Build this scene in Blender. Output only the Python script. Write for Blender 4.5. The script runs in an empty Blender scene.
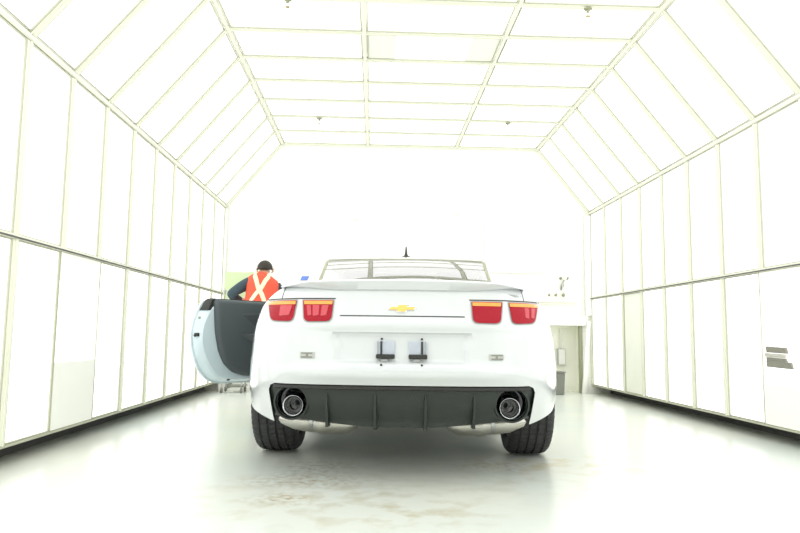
import bpy, bmesh, math, random
from mathutils import Vector, Matrix
random.seed(7)
PI = math.pi
C = bpy.context.scene.collection

# ------------------------------------------------------------------ materials
def mat(name, col, rough=.5, metal=0, coat=0, emit=None, estr=1.0, spec=.5, bump=None):
    m = bpy.data.materials.new(name); m.use_nodes = True
    b = m.node_tree.nodes['Principled BSDF']
    b.inputs['Base Color'].default_value = (*col, 1)
    b.inputs['Roughness'].default_value = rough
    b.inputs['Metallic'].default_value = metal
    b.inputs['Coat Weight'].default_value = coat
    b.inputs['Coat Roughness'].default_value = .04
    b.inputs['Specular IOR Level'].default_value = spec
    if emit:
        b.inputs['Emission Color'].default_value = (*emit, 1)
        b.inputs['Emission Strength'].default_value = estr
    nt = m.node_tree
    # every material carries a faint procedural variation of its own colour
    tc = nt.nodes.new('ShaderNodeTexCoord'); nz = nt.nodes.new('ShaderNodeTexNoise')
    nz.inputs['Scale'].default_value = bump[0] if bump else 6
    nt.links.new(tc.outputs['Object'], nz.inputs['Vector'])
    mx = nt.nodes.new('ShaderNodeMix'); mx.data_type = 'RGBA'
    nt.links.new(nz.outputs['Fac'], mx.inputs[0])
    mx.inputs[6].default_value = (*[c*.97 for c in col], 1)
    mx.inputs[7].default_value = (*[min(1, c*1.03) for c in col], 1)
    nt.links.new(mx.outputs[2], b.inputs['Base Color'])
    if bump:
        bp = nt.nodes.new('ShaderNodeBump'); bp.inputs['Strength'].default_value = bump[1]
        bp.inputs['Distance'].default_value = .004
        nt.links.new(nz.outputs['Fac'], bp.inputs['Height']); nt.links.new(bp.outputs['Normal'], b.inputs['Normal'])
    return m

PANEL_E = 1.75
M = {}
M['lit']     = mat('lit_diffuser', (.2, .2, .2), .5, emit=(1, 1, .985), estr=PANEL_E)
M['bright']  = mat('bright_lamp', (.2, .2, .2), .5, emit=(1, 1, 1), estr=PANEL_E*1.3)
M['unlit']   = mat('unlit_diffuser', (.86, .87, .79), .5)
M['cream']   = mat('cream_steel', (.81, .82, .70), .4)
M['gasket']  = mat('olive_gasket', (.47, .48, .37), .6)
M['seal']    = mat('dark_seal', (.10, .10, .085), .6)
M['doorpan'] = mat('cream_door_steel', (.95, .955, .90), .45)
M['kick']    = mat('dark_kick', (.085, .085, .082), .7)
M['shell']   = mat('booth_shell', (.8, .8, .74), .6)
M['nicheW']  = mat('niche_wall', (.92, .92, .82), .7, bump=(9, .3))
M['palew']   = mat('pale_steel', (.78, .79, .74), .4)
M['green']   = mat('pale_green_board', (.56, .66, .40), .6)
M['grey']    = mat('grey_plastic', (.22, .23, .20), .5)
M['lgrey']   = mat('light_grey', (.45, .46, .43), .5)
M['blue']    = mat('blue_tape', (.16, .27, .72), .6)
M['olive']   = mat('olive_steel', (.30, .31, .20), .5)
M['paper']   = mat('grey_paper', (.26, .25, .21), .7)
M['paper2']  = mat('pale_paper', (.55, .53, .47), .7)
M['paint']   = mat('white_car_paint', (.60, .625, .64), .22, coat=1.0)
M['black']   = mat('black_plastic', (.016, .018, .016), .5)
M['diff']    = mat('charcoal_plastic', (.017, .023, .020), .42, bump=(160, .25))
M['mesh']    = mat('mesh_strip', (.02, .02, .019), .5, bump=(90, 1.0))
M['gloss']   = mat('gloss_black', (.008, .009, .012), .08, coat=.5)
M['chrome']  = mat('chrome', (.75, .76, .78), .08, metal=1)
M['steel']   = mat('aluminised_steel', (.50, .49, .45), .25, metal=.95)
M['rubber']  = mat('tyre_rubber', (.030, .031, .033), .62, bump=(70, .3))
M['alloy']   = mat('alloy', (.45, .46, .47), .25, metal=1)
M['red']     = mat('red_lens', (.34, .004, .016), .22, spec=.25)
M['redin']   = mat('red_inner_reflector', (.52, .05, .07), .2, coat=.2)  # paler red for the panel reflections painted on the lenses
M['amber']   = mat('amber_lens', (.85, .30, .02), .12, coat=1.0)
M['bezel']   = mat('grey_bezel', (.34, .35, .35), .25, coat=.4)
M['gold']    = mat('gold_emblem', (.80, .52, .14), .25, metal=.6)
M['seam']    = mat('seam_gap', (.06, .06, .06), .7)
M['trim']    = mat('door_trim', (.068, .085, .091), .6, bump=(120, .2))
M['trim2']   = mat('door_trim_light', (.085, .100, .105), .55)
M['cabin']   = mat('cabin_black', (.05, .05, .05), .8)
M['under']   = mat('grey_underbody', (.38, .39, .40), .6)  # kept pale to bounce light into the shadow under the car
M['headliner'] = mat('pale_headliner', (.80, .80, .76), .8)
M['badge']   = mat('badge_silver', (.42, .44, .45), .3, metal=.3)
M['platebl'] = mat('bracket_silver', (.48, .52, .60), .3, metal=.3)
M['jamb']    = mat('door_paint', (.58, .69, .74), .25, coat=.8)  # car's white paint again, the bluish cast of shade put into its colour
M['skin']    = mat('skin', (.62, .36, .24), .55)
M['hair']    = mat('dark_hair', (.030, .026, .018), .7, bump=(60, .8))
M['shirt']   = mat('slate_shirt', (.040, .072, .090), .8)
M['trouser'] = mat('dark_trousers', (.025, .03, .04), .8)
M['shoe']    = mat('black_shoe', (.015, .015, .015), .5)
M['vest']    = mat('orange_red_vest', (.80, .085, .035), .65)
M['stripe']  = mat('pale_reflective_stripe', (.80, .76, .52), .4)
M['eye']     = mat('eye_dark', (.02, .015, .01), .2)
M['brass']   = mat('brass', (.45, .38, .2), .4, metal=.6)

def glass_mat(name, tint, ior=1.5):
    m = bpy.data.materials.new(name); m.use_nodes = True; nt = m.node_tree
    nt.nodes.clear()
    out = nt.nodes.new('ShaderNodeOutputMaterial'); mix = nt.nodes.new('ShaderNodeMixShader')
    tr = nt.nodes.new('ShaderNodeBsdfTransparent'); gl = nt.nodes.new('ShaderNodeBsdfGlossy')
    fr = nt.nodes.new('ShaderNodeFresnel'); fr.inputs['IOR'].default_value = ior
    nz = nt.nodes.new('ShaderNodeTexNoise'); nz.inputs['Scale'].default_value = 3
    mx = nt.nodes.new('ShaderNodeMix'); mx.data_type = 'RGBA'
    mx.inputs[6].default_value = (*tint, 1); mx.inputs[7].default_value = (*[t*.96 for t in tint], 1)
    nt.links.new(nz.outputs['Fac'], mx.inputs[0]); nt.links.new(mx.outputs[2], tr.inputs['Color'])
    gl.inputs['Roughness'].default_value = .02
    pw = nt.nodes.new('ShaderNodeMath'); pw.operation = 'POWER'; pw.inputs[1].default_value = .42   # boosts the reflection to brighten the windows
    nt.links.new(fr.outputs['Fac'], pw.inputs[0]); nt.links.new(pw.outputs[0], mix.inputs['Fac']); nt.links.new(tr.outputs[0], mix.inputs[1])
    nt.links.new(gl.outputs[0], mix.inputs[2]); nt.links.new(mix.outputs[0], out.inputs[0])
    return m
M['glass'] = glass_mat('tinted_window_glass', (.95, .965, .92), 1.8)

def brick_mat():
    m = bpy.data.materials.new('white_painted_block'); m.use_nodes = True; nt = m.node_tree
    b = nt.nodes['Principled BSDF']; b.inputs['Roughness'].default_value = .6
    tc = nt.nodes.new('ShaderNodeTexCoord'); mp = nt.nodes.new('ShaderNodeMapping')
    mp.inputs['Rotation'].default_value = (PI/2, 0, 0)
    br = nt.nodes.new('ShaderNodeTexBrick')
    br.inputs['Color1'].default_value = (.86, .865, .81, 1); br.inputs['Color2'].default_value = (.88, .88, .83, 1)
    br.inputs['Mortar'].default_value = (.80, .80, .74, 1); br.inputs['Scale'].default_value = 1
    br.inputs['Brick Width'].default_value = .4; br.inputs['Row Height'].default_value = .2
    br.inputs['Mortar Size'].default_value = .006
    nt.links.new(tc.outputs['Object'], mp.inputs['Vector']); nt.links.new(mp.outputs[0], br.inputs['Vector'])
    nt.links.new(br.outputs['Color'], b.inputs['Base Color'])
    return m
M['brick'] = brick_mat()

def floor_mat():
    m = bpy.data.materials.new('glossy_white_epoxy'); m.use_nodes = True; nt = m.node_tree
    N = nt.nodes.new; Lk = nt.links.new
    b = nt.nodes['Principled BSDF']; b.inputs['Roughness'].default_value = .2
    tc = N('ShaderNodeTexCoord')
    def noise(scale, det=4):
        n = N('ShaderNodeTexNoise'); n.inputs['Scale'].default_value = scale; n.inputs['Detail'].default_value = det
        Lk(tc.outputs['Object'], n.inputs['Vector']); return n
    def ramp(src, a, c, lo=0., hi=1.):
        r = N('ShaderNodeMapRange'); r.inputs['From Min'].default_value = a; r.inputs['From Max'].default_value = c
        r.inputs['To Min'].default_value = lo; r.inputs['To Max'].default_value = hi
        Lk(src, r.inputs['Value']); return r.outputs[0]
    def mixc(fac, a, c):
        x = N('ShaderNodeMix'); x.data_type = 'RGBA'; Lk(fac, x.inputs[0])
        for s, v in ((6, a), (7, c)):
            if hasattr(v, 'links'): Lk(v, x.inputs[s])
            else: x.inputs[s].default_value = (*v, 1)
        return x.outputs[2]
    base = mixc(ramp(noise(.9, 3).outputs['Fac'], .35, .65), (.66, .71, .67), (.71, .73, .65))
    # worn and tracked patches: each has a place and an outline of its own
    def patch(cx, cy, rx, ry):
        mp = N('ShaderNodeMapping'); mp.vector_type = 'TEXTURE'
        mp.inputs['Location'].default_value = (cx, cy, 0); mp.inputs['Scale'].default_value = (rx, ry, 1)
        Lk(tc.outputs['Object'], mp.inputs['Vector'])
        g = N('ShaderNodeTexGradient'); g.gradient_type = 'SPHERICAL'; Lk(mp.outputs[0], g.inputs['Vector'])
        return g.outputs['Fac']
    def mul(a, c, k=1.0):
        x = N('ShaderNodeMath'); x.operation = 'MULTIPLY'; Lk(a, x.inputs[0]); Lk(c, x.inputs[1])
        y = N('ShaderNodeMath'); y.operation = 'MULTIPLY'; y.use_clamp = True; Lk(x.outputs[0], y.inputs[0]); y.inputs[1].default_value = k
        return y.outputs[0]
    dirt = ramp(noise(7, 8).outputs['Fac'], .48, .70)
    fine = ramp(noise(26, 6).outputs['Fac'], .42, .66)
    c = base
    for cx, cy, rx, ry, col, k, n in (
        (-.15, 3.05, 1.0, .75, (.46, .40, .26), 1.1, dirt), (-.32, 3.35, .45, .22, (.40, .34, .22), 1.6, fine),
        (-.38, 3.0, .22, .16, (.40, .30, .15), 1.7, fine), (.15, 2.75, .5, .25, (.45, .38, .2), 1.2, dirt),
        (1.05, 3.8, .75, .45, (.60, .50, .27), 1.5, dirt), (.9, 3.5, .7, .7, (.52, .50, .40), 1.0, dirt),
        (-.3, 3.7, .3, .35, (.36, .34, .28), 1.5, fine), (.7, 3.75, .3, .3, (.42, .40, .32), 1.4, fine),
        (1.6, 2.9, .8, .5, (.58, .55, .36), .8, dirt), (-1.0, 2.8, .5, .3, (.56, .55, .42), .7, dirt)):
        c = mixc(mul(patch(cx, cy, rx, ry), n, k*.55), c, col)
    Lk(c, b.inputs['Base Color'])
    Lk(ramp(noise(3, 2).outputs['Fac'], .2, .8, .235, .255), b.inputs['Roughness'])
    return m
M['floor'] = floor_mat()

# ------------------------------------------------------------------ mesh helpers
class MB:
    def __init__(s): s.v = []; s.f = []; s.m = []
    def add(s, vs, fs, mi=0):
        o = len(s.v); s.v += [tuple(v) for v in vs]
        for f in fs: s.f.append([o+i for i in f]); s.m.append(mi)
        return s
    def box(s, x0, x1, y0, y1, z0, z1, mi=0):
        v = [(x, y, z) for z in (z0, z1) for y in (y0, y1) for x in (x0, x1)]
        return s.add(v, [(0, 2, 3, 1), (4, 5, 7, 6), (0, 1, 5, 4), (2, 6, 7, 3), (0, 4, 6, 2), (1, 3, 7, 5)], mi)
    def hexa(s, p, mi=0):     # eight corners: bottom four ccw, top four ccw
        return s.add(p, [(3, 2, 1, 0), (4, 5, 6, 7), (0, 1, 5, 4), (1, 2, 6, 5), (2, 3, 7, 6), (3, 0, 4, 7)], mi)
    def tube(s, pts, r, n=8, mi=0, caps=True):
        pts = [Vector(p) for p in pts]; rs = r if isinstance(r, (list, tuple)) else [r]*len(pts)
        o = len(s.v); up = Vector((0, 0, 1))
        for i, p in enumerate(pts):
            d = (pts[min(i+1, len(pts)-1)]-pts[max(i-1, 0)]).normalized()
            a = d.cross(up)
            if a.length < 1e-3: a = d.cross(Vector((0, 1, 0)))
            a.normalize(); b = d.cross(a)
            for k in range(n):
                t = 2*PI*k/n; q = p+(a*math.cos(t)+b*math.sin(t))*rs[i]; s.v.append(tuple(q))
        for i in range(len(pts)-1):
            for k in range(n):
                k2 = (k+1) % n
                s.f.append([o+i*n+k, o+(i+1)*n+k, o+(i+1)*n+k2, o+i*n+k2]); s.m.append(mi)
        if caps:
            s.f.append([o+k for k in range(n)]); s.m.append(mi)
            s.f.append([o+(len(pts)-1)*n+k for k in reversed(range(n))]); s.m.append(mi)
        return s
    def lathe(s, prof, org, axis, n=32, mi=0, close=False):   # prof: (radius, along)
        org = Vector(org); ax = Vector(axis).normalized()
        a = ax.cross(Vector((0, 0, 1)))
        if a.length < 1e-3: a = Vector((1, 0, 0))
        a.normalize(); b = ax.cross(a); o = len(s.v); P = len(prof)
        for k in range(n):
            t = 2*PI*k/n; d = a*math.cos(t)+b*math.sin(t)
            for r, h in prof: s.v.append(tuple(org+ax*h+d*r))
        for k in range(n):
            k2 = (k+1) % n
            for i in range(P if close else P-1):
                j = (i+1) % P
                s.f.append([o+k*P+i, o+k*P+j, o+k2*P+j, o+k2*P+i]); s.m.append(mi)
        return s
    def prism(s, poly, y0, y1, mi=0):     # outline in (x, z) swept along y
        n = len(poly); v = [(x, y0, z) for x, z in poly]+[(x, y1, z) for x, z in poly]
        f = [list(range(n)), list(range(2*n-1, n-1, -1))]
        f += [(i, i+n, (i+1) % n+n, (i+1) % n) for i in range(n)]
        return s.add(v, f, mi)
    def mesh(s, name, mats, smooth=None, merge=None):
        me = bpy.data.meshes.new(name); me.from_pydata(s.v, [], s.f); 
        for m in (mats if isinstance(mats, (list, tuple)) else [mats]): me.materials.append(m)
        for p, mi in zip(me.polygons, s.m): p.material_index = mi
        bm = bmesh.new(); bm.from_mesh(me)
        if merge: bmesh.ops.remove_doubles(bm, verts=bm.verts, dist=merge)
        bmesh.ops.recalc_face_normals(bm, faces=bm.faces)
        bm.to_mesh(me); bm.free()
        if smooth is not None: shade(me, smooth)
        return me
    def obj(s, name, mats, parent=None, smooth=None, merge=None):
        o = bpy.data.objects.new(name, s.mesh(name, mats, smooth, merge)); C.objects.link(o)
        if parent: o.parent = parent
        return o
def shade(me, ang):
    for p in me.polygons: p.use_smooth = True
    me.set_sharp_from_angle(angle=math.radians(ang))
def bevel(o, w, seg=2):
    b = o.modifiers.new('bevel', 'BEVEL'); b.width = w; b.segments = seg; b.limit_method = 'ANGLE'; b.angle_limit = .7
    return o
def apply_mods(o):
    dg = bpy.context.evaluated_depsgraph_get(); dg.update()
    me = bpy.data.meshes.new_from_object(o.evaluated_get(dg)); o.modifiers.clear(); o.data = me; return o
def tag(o, label, cat, group=None, kind=None):
    o['label'] = label; o['category'] = cat
    if group: o['group'] = group
    if kind: o['kind'] = kind
    return o
def empty(name, loc=(0, 0, 0), rz=0, label=None, cat=None, group=None):
    o = bpy.data.objects.new(name, None); C.objects.link(o); o.location = loc; o.rotation_euler = (0, 0, rz)
    o.empty_display_size = .1
    if label: tag(o, label, cat, group)
    return o
def struct(o, label=None):
    o['kind'] = 'structure'
    if label: o['label'] = label; 
    return o
def text_mesh(name, txt, size, m, parent, loc, ry=0, depth=.002, sx=1):
    cu = bpy.data.curves.new(name, 'FONT'); cu.body = txt; cu.size = size; cu.extrude = depth
    cu.align_x = 'CENTER'; cu.align_y = 'CENTER'
    t = bpy.data.objects.new(name, cu); C.objects.link(t)
    dg = bpy.context.evaluated_depsgraph_get(); dg.update()
    me = bpy.data.meshes.new_from_object(t.evaluated_get(dg)); bpy.data.objects.remove(t)
    me.transform(Matrix.Diagonal((sx, 1, 1, 1))); me.transform(Matrix.Rotation(PI/2, 4, 'X')); me.materials.clear(); me.materials.append(m)
    o = bpy.data.objects.new(name, me); C.objects.link(o); o.parent = parent; o.location = loc; o.rotation_euler = (0, 0, ry)
    return o

def pchip(tab):
    xs = [t[0] for t in tab]; ys = [t[1] for t in tab]; n = len(xs)
    h = [xs[i+1]-xs[i] for i in range(n-1)]; d = [(ys[i+1]-ys[i])/h[i] for i in range(n-1)]
    mm = [d[0]]+[0 if d[i-1]*d[i] <= 0 else 2*d[i-1]*d[i]/(d[i-1]+d[i]) for i in range(1, n-1)]+[d[-1]]
    def f(x):
        if x <= xs[0]: return ys[0]
        if x >= xs[-1]: return ys[-1]
        i = max(k for k in range(n-1) if xs[k] <= x); t = (x-xs[i])/h[i]
        return (ys[i]*(1+2*t)*(1-t)**2+h[i]*mm[i]*t*(1-t)**2+ys[i+1]*t*t*(3-2*t)+h[i]*mm[i+1]*t*t*(t-1))
    return f
def sst(a, b, x):
    t = max(0, min(1, (x-a)/(b-a))); return t*t*(3-2*t)

# ------------------------------------------------------------------ booth
XL, XR, ZR, ZE, ZH, XHL, XHR, C1, C2, ZB = -1.953, 2.848, 1.231, 2.364, 3.224, -1.245, 2.155, -.117, 1.067, .114
DY = .5445
Y0 = 3.620
def FY(k): return Y0+DY*k
KB = -12                                   # booth runs on behind the camera to here
YB, YF = FY(9)+.02, FY(KB)                 # back wall, front wall

f = MB(); f.box(-2.4, 3.4, YF-.3, YB+1.6, -.1, 0); struct(f.obj('floor', M['floor']))
w = MB(); w.box(XL-.33, XL-.21, YF-.1, YB+.3, 0, ZE+.12); struct(w.obj('wall_left', M['shell']))
w = MB(); w.box(XR+.28, XR+.40, YF-.1, YB+.3, 0, ZE+.12); struct(w.obj('wall_right', M['shell']))
c = MB()
def slab(x0, z0, x1, z1, t0=.08, t1=.14):
    d = Vector((x1-x0, 0, z1-z0)).normalized(); n = Vector((-d.z, 0, d.x))   # outward for left-to-right profile
    a = Vector((x0, 0, z0)); b = Vector((x1, 0, z1)); p = []
    for t in (t0, t1):
        q = [a+n*t-d*.05, b+n*t+d*.05]
        p += [(q[0].x, YF-.1, q[0].z), (q[1].x, YF-.1, q[1].z), (q[1].x, YB+.3, q[1].z), (q[0].x, YB+.3, q[0].z)]
    c.hexa(p)
slab(XL, ZE, XHL, ZH); slab(XHL, ZH, XHR, ZH); slab(XHR, ZH, XR, ZE)
struct(c.obj('ceiling', M['shell']))
for nm, x0, x1 in (('baseboard_left', XL-.205, XL-.18), ('baseboard_right', XR+.25, XR+.275)):
    b = MB(); b.box(x0, x1, YF, YB, 0, ZB+.03); struct(b.obj(nm, M['kick']))
# front wall behind the camera: plain roll door
w = MB(); w.box(-2.4, 3.4, YF-.15, YF-.05, 0, 3.5); struct(w.obj('wall_front', M['palew']))

# back wall: painted block with a low opening at the right
NX0, NX1, NZ = 1.30, 2.735, .872
w = MB()
w.box(-2.3, NX0, YB, YB+.12, 0, 3.45); w.box(NX0, NX1, YB, YB+.12, NZ, 3.45); w.box(NX1, 3.2, YB, YB+.12, 0, 3.45)
struct(w.obj('wall_back', M['brick']))
w = MB(); D = .24
w.box(NX0-.05, NX0, YB+.12, YB+D, 0, NZ+.05); w.box(NX1, NX1+.05, YB+.12, YB+D, 0, NZ+.05)
w.box(NX0-.05, NX1+.05, YB+D, YB+D+.05, 0, NZ+.05); w.box(NX0, NX1, YB+.12, YB+D, NZ, NZ+.05)
struct(w.obj('wall_niche', M['nicheW']))
t = MB(); t.box(NX0-.04, XR-.06, YB-.06, YB-.002, NZ, NZ+.13); struct(bevel(t.obj('trim_lintel', M['palew']), .006))
t = MB(); t.box(NX1-.045, NX1-.01, YB-.02, YB+.04, 0, NZ-.002); struct(t.obj('trim_jamb', M['olive']))
# tall pale shutter door set in the back wall
t = MB(); t.box(1.43, 2.23, YB-.02, YB-.002, 1.55, 2.94); struct(bevel(t.obj('door_3', M['palew']), .004))

SECT = {'LL': ((XL, ZB), (XL, ZR-.014)), 'LU': ((XL, ZR+.016), (XL, ZE-.022)), 'LS': ((XL, ZE), (XHL, ZH)),
        'CL': ((XHL, ZH), (C1, ZH)), 'CM': ((C1, ZH), (C2, ZH)), 'CR': ((C2, ZH), (XHR, ZH)),
        'RS': ((XHR, ZH), (XR, ZE)), 'RU': ((XR, ZE-.022), (XR, ZR+.016)), 'RL': ((XR, ZR-.014), (XR, ZB))}
def frame_pts(sec):
    (x0, z0), (x1, z1) = SECT[sec]; a = Vector((x0, 0, z0)); b = Vector((x1, 0, z1)); d = (b-a).normalized()
    return a, b, d, Vector((d.z, 0, -d.x))              # inward normal
INSET = {'LL': (.004, 0), 'LU': (0, 0), 'LS': (.027, .03), 'CL': (.03, .025), 'CM': (.025, .025), 'CR': (.025, .03), 'RS': (.03, .027), 'RU': (0, 0), 'RL': (0, .004)}
def pt(p, n, dep, y): q = p+n*dep; return (q.x, y, q.z)
def panel_geo(sec, k):
    a, b, d, n = frame_pts(sec); i0, i1 = INSET[sec]; return a+d*i0, b-d*i1, d, n, FY(k)+.031, FY(k+1)-.031
PW = .0065
def ring(a, b, d, n, y0, y1, w, dep0, dep1):
    m = MB()
    def bar(p, q, ya, yb):
        m.hexa([pt(p, n, dep0, ya), pt(q, n, dep0, ya), pt(q, n, dep0, yb), pt(p, n, dep0, yb),
                pt(p, n, dep1, ya), pt(q, n, dep1, ya), pt(q, n, dep1, yb), pt(p, n, dep1, yb)])
    bar(a, b, y0, y0+w); bar(a, b, y1-w, y1); bar(a, a+d*w, y0+w, y1-w); bar(b-d*w, b, y0+w, y1-w); return m
def leaf(a, b, n, y0, y1, dep0, dep1):
    m = MB(); m.hexa([pt(a, n, dep0, y0), pt(b, n, dep0, y0), pt(b, n, dep0, y1), pt(a, n, dep0, y1),
                      pt(a, n, dep1, y0), pt(b, n, dep1, y0), pt(b, n, dep1, y1), pt(a, n, dep1, y1)]); return m
ORD = ['nearest', 'second', 'third', 'fourth', 'fifth', 'sixth', 'seventh', 'eighth', 'ninth', 'tenth', 'eleventh',
       'twelfth', 'thirteenth', 'fourteenth', 'fifteenth', 'sixteenth', 'seventeenth', 'eighteenth', 'nineteenth', 'twentieth', 'twenty-first']
WORD = {'LL': ('lower row of the left wall', 'lit panels in the lower row of the left wall'), 'LU': ('upper row of the left wall', 'lit panels in the upper row of the left wall'),
        'LS': ('left sloping ceiling', 'lit panels of the left slope'), 'CL': ('left column of the flat ceiling', 'lit ceiling panels, left column'),
        'CM': ('middle column of the flat ceiling', 'lit ceiling panels, middle column'), 'CR': ('right column of the flat ceiling', 'lit ceiling panels, right column'),
        'RS': ('right sloping ceiling', 'lit panels of the right slope'), 'RU': ('upper row of the right wall', 'lit panels in the upper row of the right wall'),
        'RL': ('lower row of the right wall', 'lit panels in the lower row of the right wall')}
def base_of(a, b, n, y0, y1):
    p = (a+b)/2; return Vector((p.x, (y0+y1)/2, p.z))
nd = 0
for sec in SECT:
    for k in range(KB, 9):
        a, b, d, n, y0, y1 = panel_geo(sec, k)
        num = ORD[8-k]
        where = ('nearest the back wall' if num == 'nearest' else num+' from the back wall')
        if sec in ('LL', 'RL') and k == 1:
            # the access door of each long wall: cream steel leaf with a bright window
            nd += 1; nm = 'door_%d' % nd
            zt, zm = (1.04, .53) if sec == 'LL' else (1.085, .40)
            zz = sorted([ZB+.004, ZR-.014]); m = MB()
            X = XL if sec == 'LL' else XR; s = -1 if sec == 'LL' else 1
            def xb(z0, z1, dep0, dep1, ya, yb): m.box(*sorted((X+s*dep0, X+s*dep1)), ya, yb, z0, z1)
            xb(zz[0], zm, .0, .03, y0-.058, y1+.058); xb(zt, zz[1], .0, .03, y0-.058, y1+.058)
            dr = struct(bevel(m.obj(nm, M['doorpan']), .003))
            m = MB(); m.box(*sorted((X+s*.006, X+s*.03)), y0-.056, y1+.056, zm+.001, zt-.001); m.obj('lit_window', M['lit'], dr)
            m = MB()
            for ya in (y0-.0615, y1+.0585): m.box(*sorted((X+s*-.004, X+s*.02)), ya, ya+.0025, zz[0], zz[1])
            m.obj('edge_seal', M['gasket'], dr)
            continue
        root = empty('light_panel', base_of(a, b, n, y0, y1), 0,
                     'white backlit panel, %s, %s' % (WORD[sec][0], where), 'light panel', WORD[sec][1])
        off = Vector(root.location)
        def put(m, name, mt):
            m.v = [tuple(Vector(v)-off) for v in m.v]; return m.obj(name, mt, root)
        unlit = sec == 'RL' and k == 6
        if unlit: root['label'] = 'dull cream unlit panel, lower row of the right wall, third from the back wall'
        put(ring(a, b, d, n, y0, y1, PW, -.03, -.002), 'panel_frame', M['gasket'])
        if sec == 'CM' and k == 3:
            root['label'] = 'brightest ceiling panel, middle column, with a cream plate at each end'
            q = .245
            put(leaf(a+d*PW, a+d*q, n, y0+PW, y1-PW, -.03, -.010), 'end_plate', M['unlit'])
            put(leaf(b-d*q, b-d*PW, n, y0+PW, y1-PW, -.03, -.010), 'end_plate', M['unlit'])
            put(leaf(a+d*q, b-d*q, n, y0+PW, y1-PW, -.03, -.014), 'diffuser', M['bright'])
        else:
            put(leaf(a+d*PW, b-d*PW, n, y0+PW, y1-PW, -.03, -.012), 'diffuser', M['unlit'] if unlit else M['lit'])
# steel ribs and rails between the panels
nt_ = 0
def trim(m, mt=None):
    global nt_
    nt_ += 1; return struct(m.obj('trim_%d' % nt_, mt or M['cream']))
for k in range(KB, 10):
    m = MB()
    for sec in SECT:
        if sec in ('LL', 'RL') and False: continue
        a, b, d, n = frame_pts(sec)
        ya, yb = (FY(k)-.029, FY(k)+.029)
        if k == 9: ya, yb = FY(k)-.029, YB-.001
        e0, e1 = a, b
        if sec in ('LL', 'RL') and k in (1, 2): continue     # the doors close against each other here
        if sec in ('LS', 'RS'): e0, e1 = a+d*.02, b-d*.02
        v = leaf(e0, e1, n, ya, yb, -.03, 0); m.v += [] if False else []; m.add(v.v, v.f)
        # a raised centre bead gives each rib its double line
        v = leaf(e0, e1, n, (ya+yb)/2-.007, (ya+yb)/2+.007, 0, .008); m.add(v.v, v.f)
    trim(m)
for (x, z, r) in ((XL, ZE, .017), (XR, ZE, .017), (XHL, ZH, .019), (XHR, ZH, .019), (C1, ZH, .015), (C2, ZH, .015)):
    m = MB(); dz = .012 if z == ZH else 0
    m.tube([(x, YF, z), (x, YB-.002, z)], r, 8); trim(m)
for x, s in ((XL, 1), (XR, -1)):
    m = MB(); m.box(*sorted((x-s*.03, x+s*.008)), YF, YB-.002, ZR-.012, ZR+.014); trim(m)
    m = MB(); m.box(*sorted((x+s*.0085, x+s*.014)), YF, YB-.01, ZR-.008, ZR+.001); trim(m, M['seal'])  # dark strip standing in for the shadow gap between the panel rows
    m = MB(); m.box(*sorted((x-s*.03, x+s*.004)), YF, YB-.002, ZB-.012, ZB+.002); trim(m, M['gasket'])
    m = MB(); m.box(*sorted((x-s*.06, x-s*.031)), YF, YB-.002, ZB-.01, ZE-.03); trim(m, M['shell'])
# corner posts against the back wall
for x0, x1 in ((XL+.001, XL+.03), (XR-.075, XR-.001)):
    m = MB(); m.box(x0, x1, YB-.05, YB-.003, NZ+.135 if x0 > 0 else 0, ZE-.03); trim(m, M['palew'])

# sprinkler heads
for i, (x, y, lab) in enumerate(((-.67, FY(6)+.3, 'small sprinkler head on the far left of the flat ceiling'), (1.535, FY(6)+.3, 'small sprinkler head on the far right of the flat ceiling'),
                   (1.592, FY(2), 'small sprinkler head at the near right of the flat ceiling'), (-.683, FY(2), 'small sprinkler head at the near left of the flat ceiling'))):
    rt = empty('sprinkler_head', (x, FY(round((y-Y0)/DY)), ZH-.001), 0, lab, 'sprinkler', 'ceiling sprinkler heads')
    m = MB(); m.lathe([(0, 0), (.030, 0), (.030, -.006), (.012, -.014), (.009, -.03), (0, -.03)], (0, 0, -.008), (0, 0, 1), 14); m.obj('socket', M['olive'], rt, 40)
    m = MB(); m.tube([(-.011, 0, -.035), (-.013, 0, -.055), (0, 0, -.068), (.013, 0, -.055), (.011, 0, -.035)], .003, 6)
    m.lathe([(0, -.068), (.018, -.068), (.018, -.071), (0, -.071)], (0, 0, 0), (0, 0, 1), 12); m.obj('deflector', M['brass'], rt)

# ------------------------------------------------------------------ things along the back wall
o = bevel(MB().box(-1.93, -1.52, YB-.045, YB-.006, .45, 1.505).obj('board', M['green']), .004)
tag(o, 'pale green board against the back wall, in the left corner behind the person', 'board')
o = MB().add([], []).hexa([(-.965, YB-.006, 1.415), (-.875, YB-.006, 1.415), (-.875, YB-.002, 1.415), (-.965, YB-.002, 1.415),
                           (-.94, YB-.006, 1.47), (-.845, YB-.006, 1.47), (-.845, YB-.002, 1.47), (-.94, YB-.002, 1.47)]).obj('tape_patch', M['blue'])
tag(o, 'small slanted blue patch on the white back wall beside the person', 'tape')
rt = empty('trolley', (-1.71, 8.27, 0), 0, 'narrow steel trolley in front of the green board, behind the open car door', 'trolley')
m = MB()
for x in (-.125, .115):
    for y in (-.12, .12): m.tube([(x, y, .06), (x, y, 1.10)], .011, 8)
m.obj('post', M['lgrey'], rt, 40)
m = MB(); m.tube([(-.125, -.12, 1.10), (-.125, -.12, 1.245), (-.125, .12, 1.245), (-.125, .12, 1.10)], .012, 8); m.obj('push_handle', M['palew'], rt, 40)
m = MB(); m.box(-.15, .14, -.15, .15, 1.09, 1.102); m.box(-.15, .14, -.15, -.138, 1.102, 1.125); m.box(-.15, .14, .138, .15, 1.102, 1.125); m.box(.128, .14, -.138, .138, 1.102, 1.125)
m.obj('top_tray', M['olive'], rt)
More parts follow.
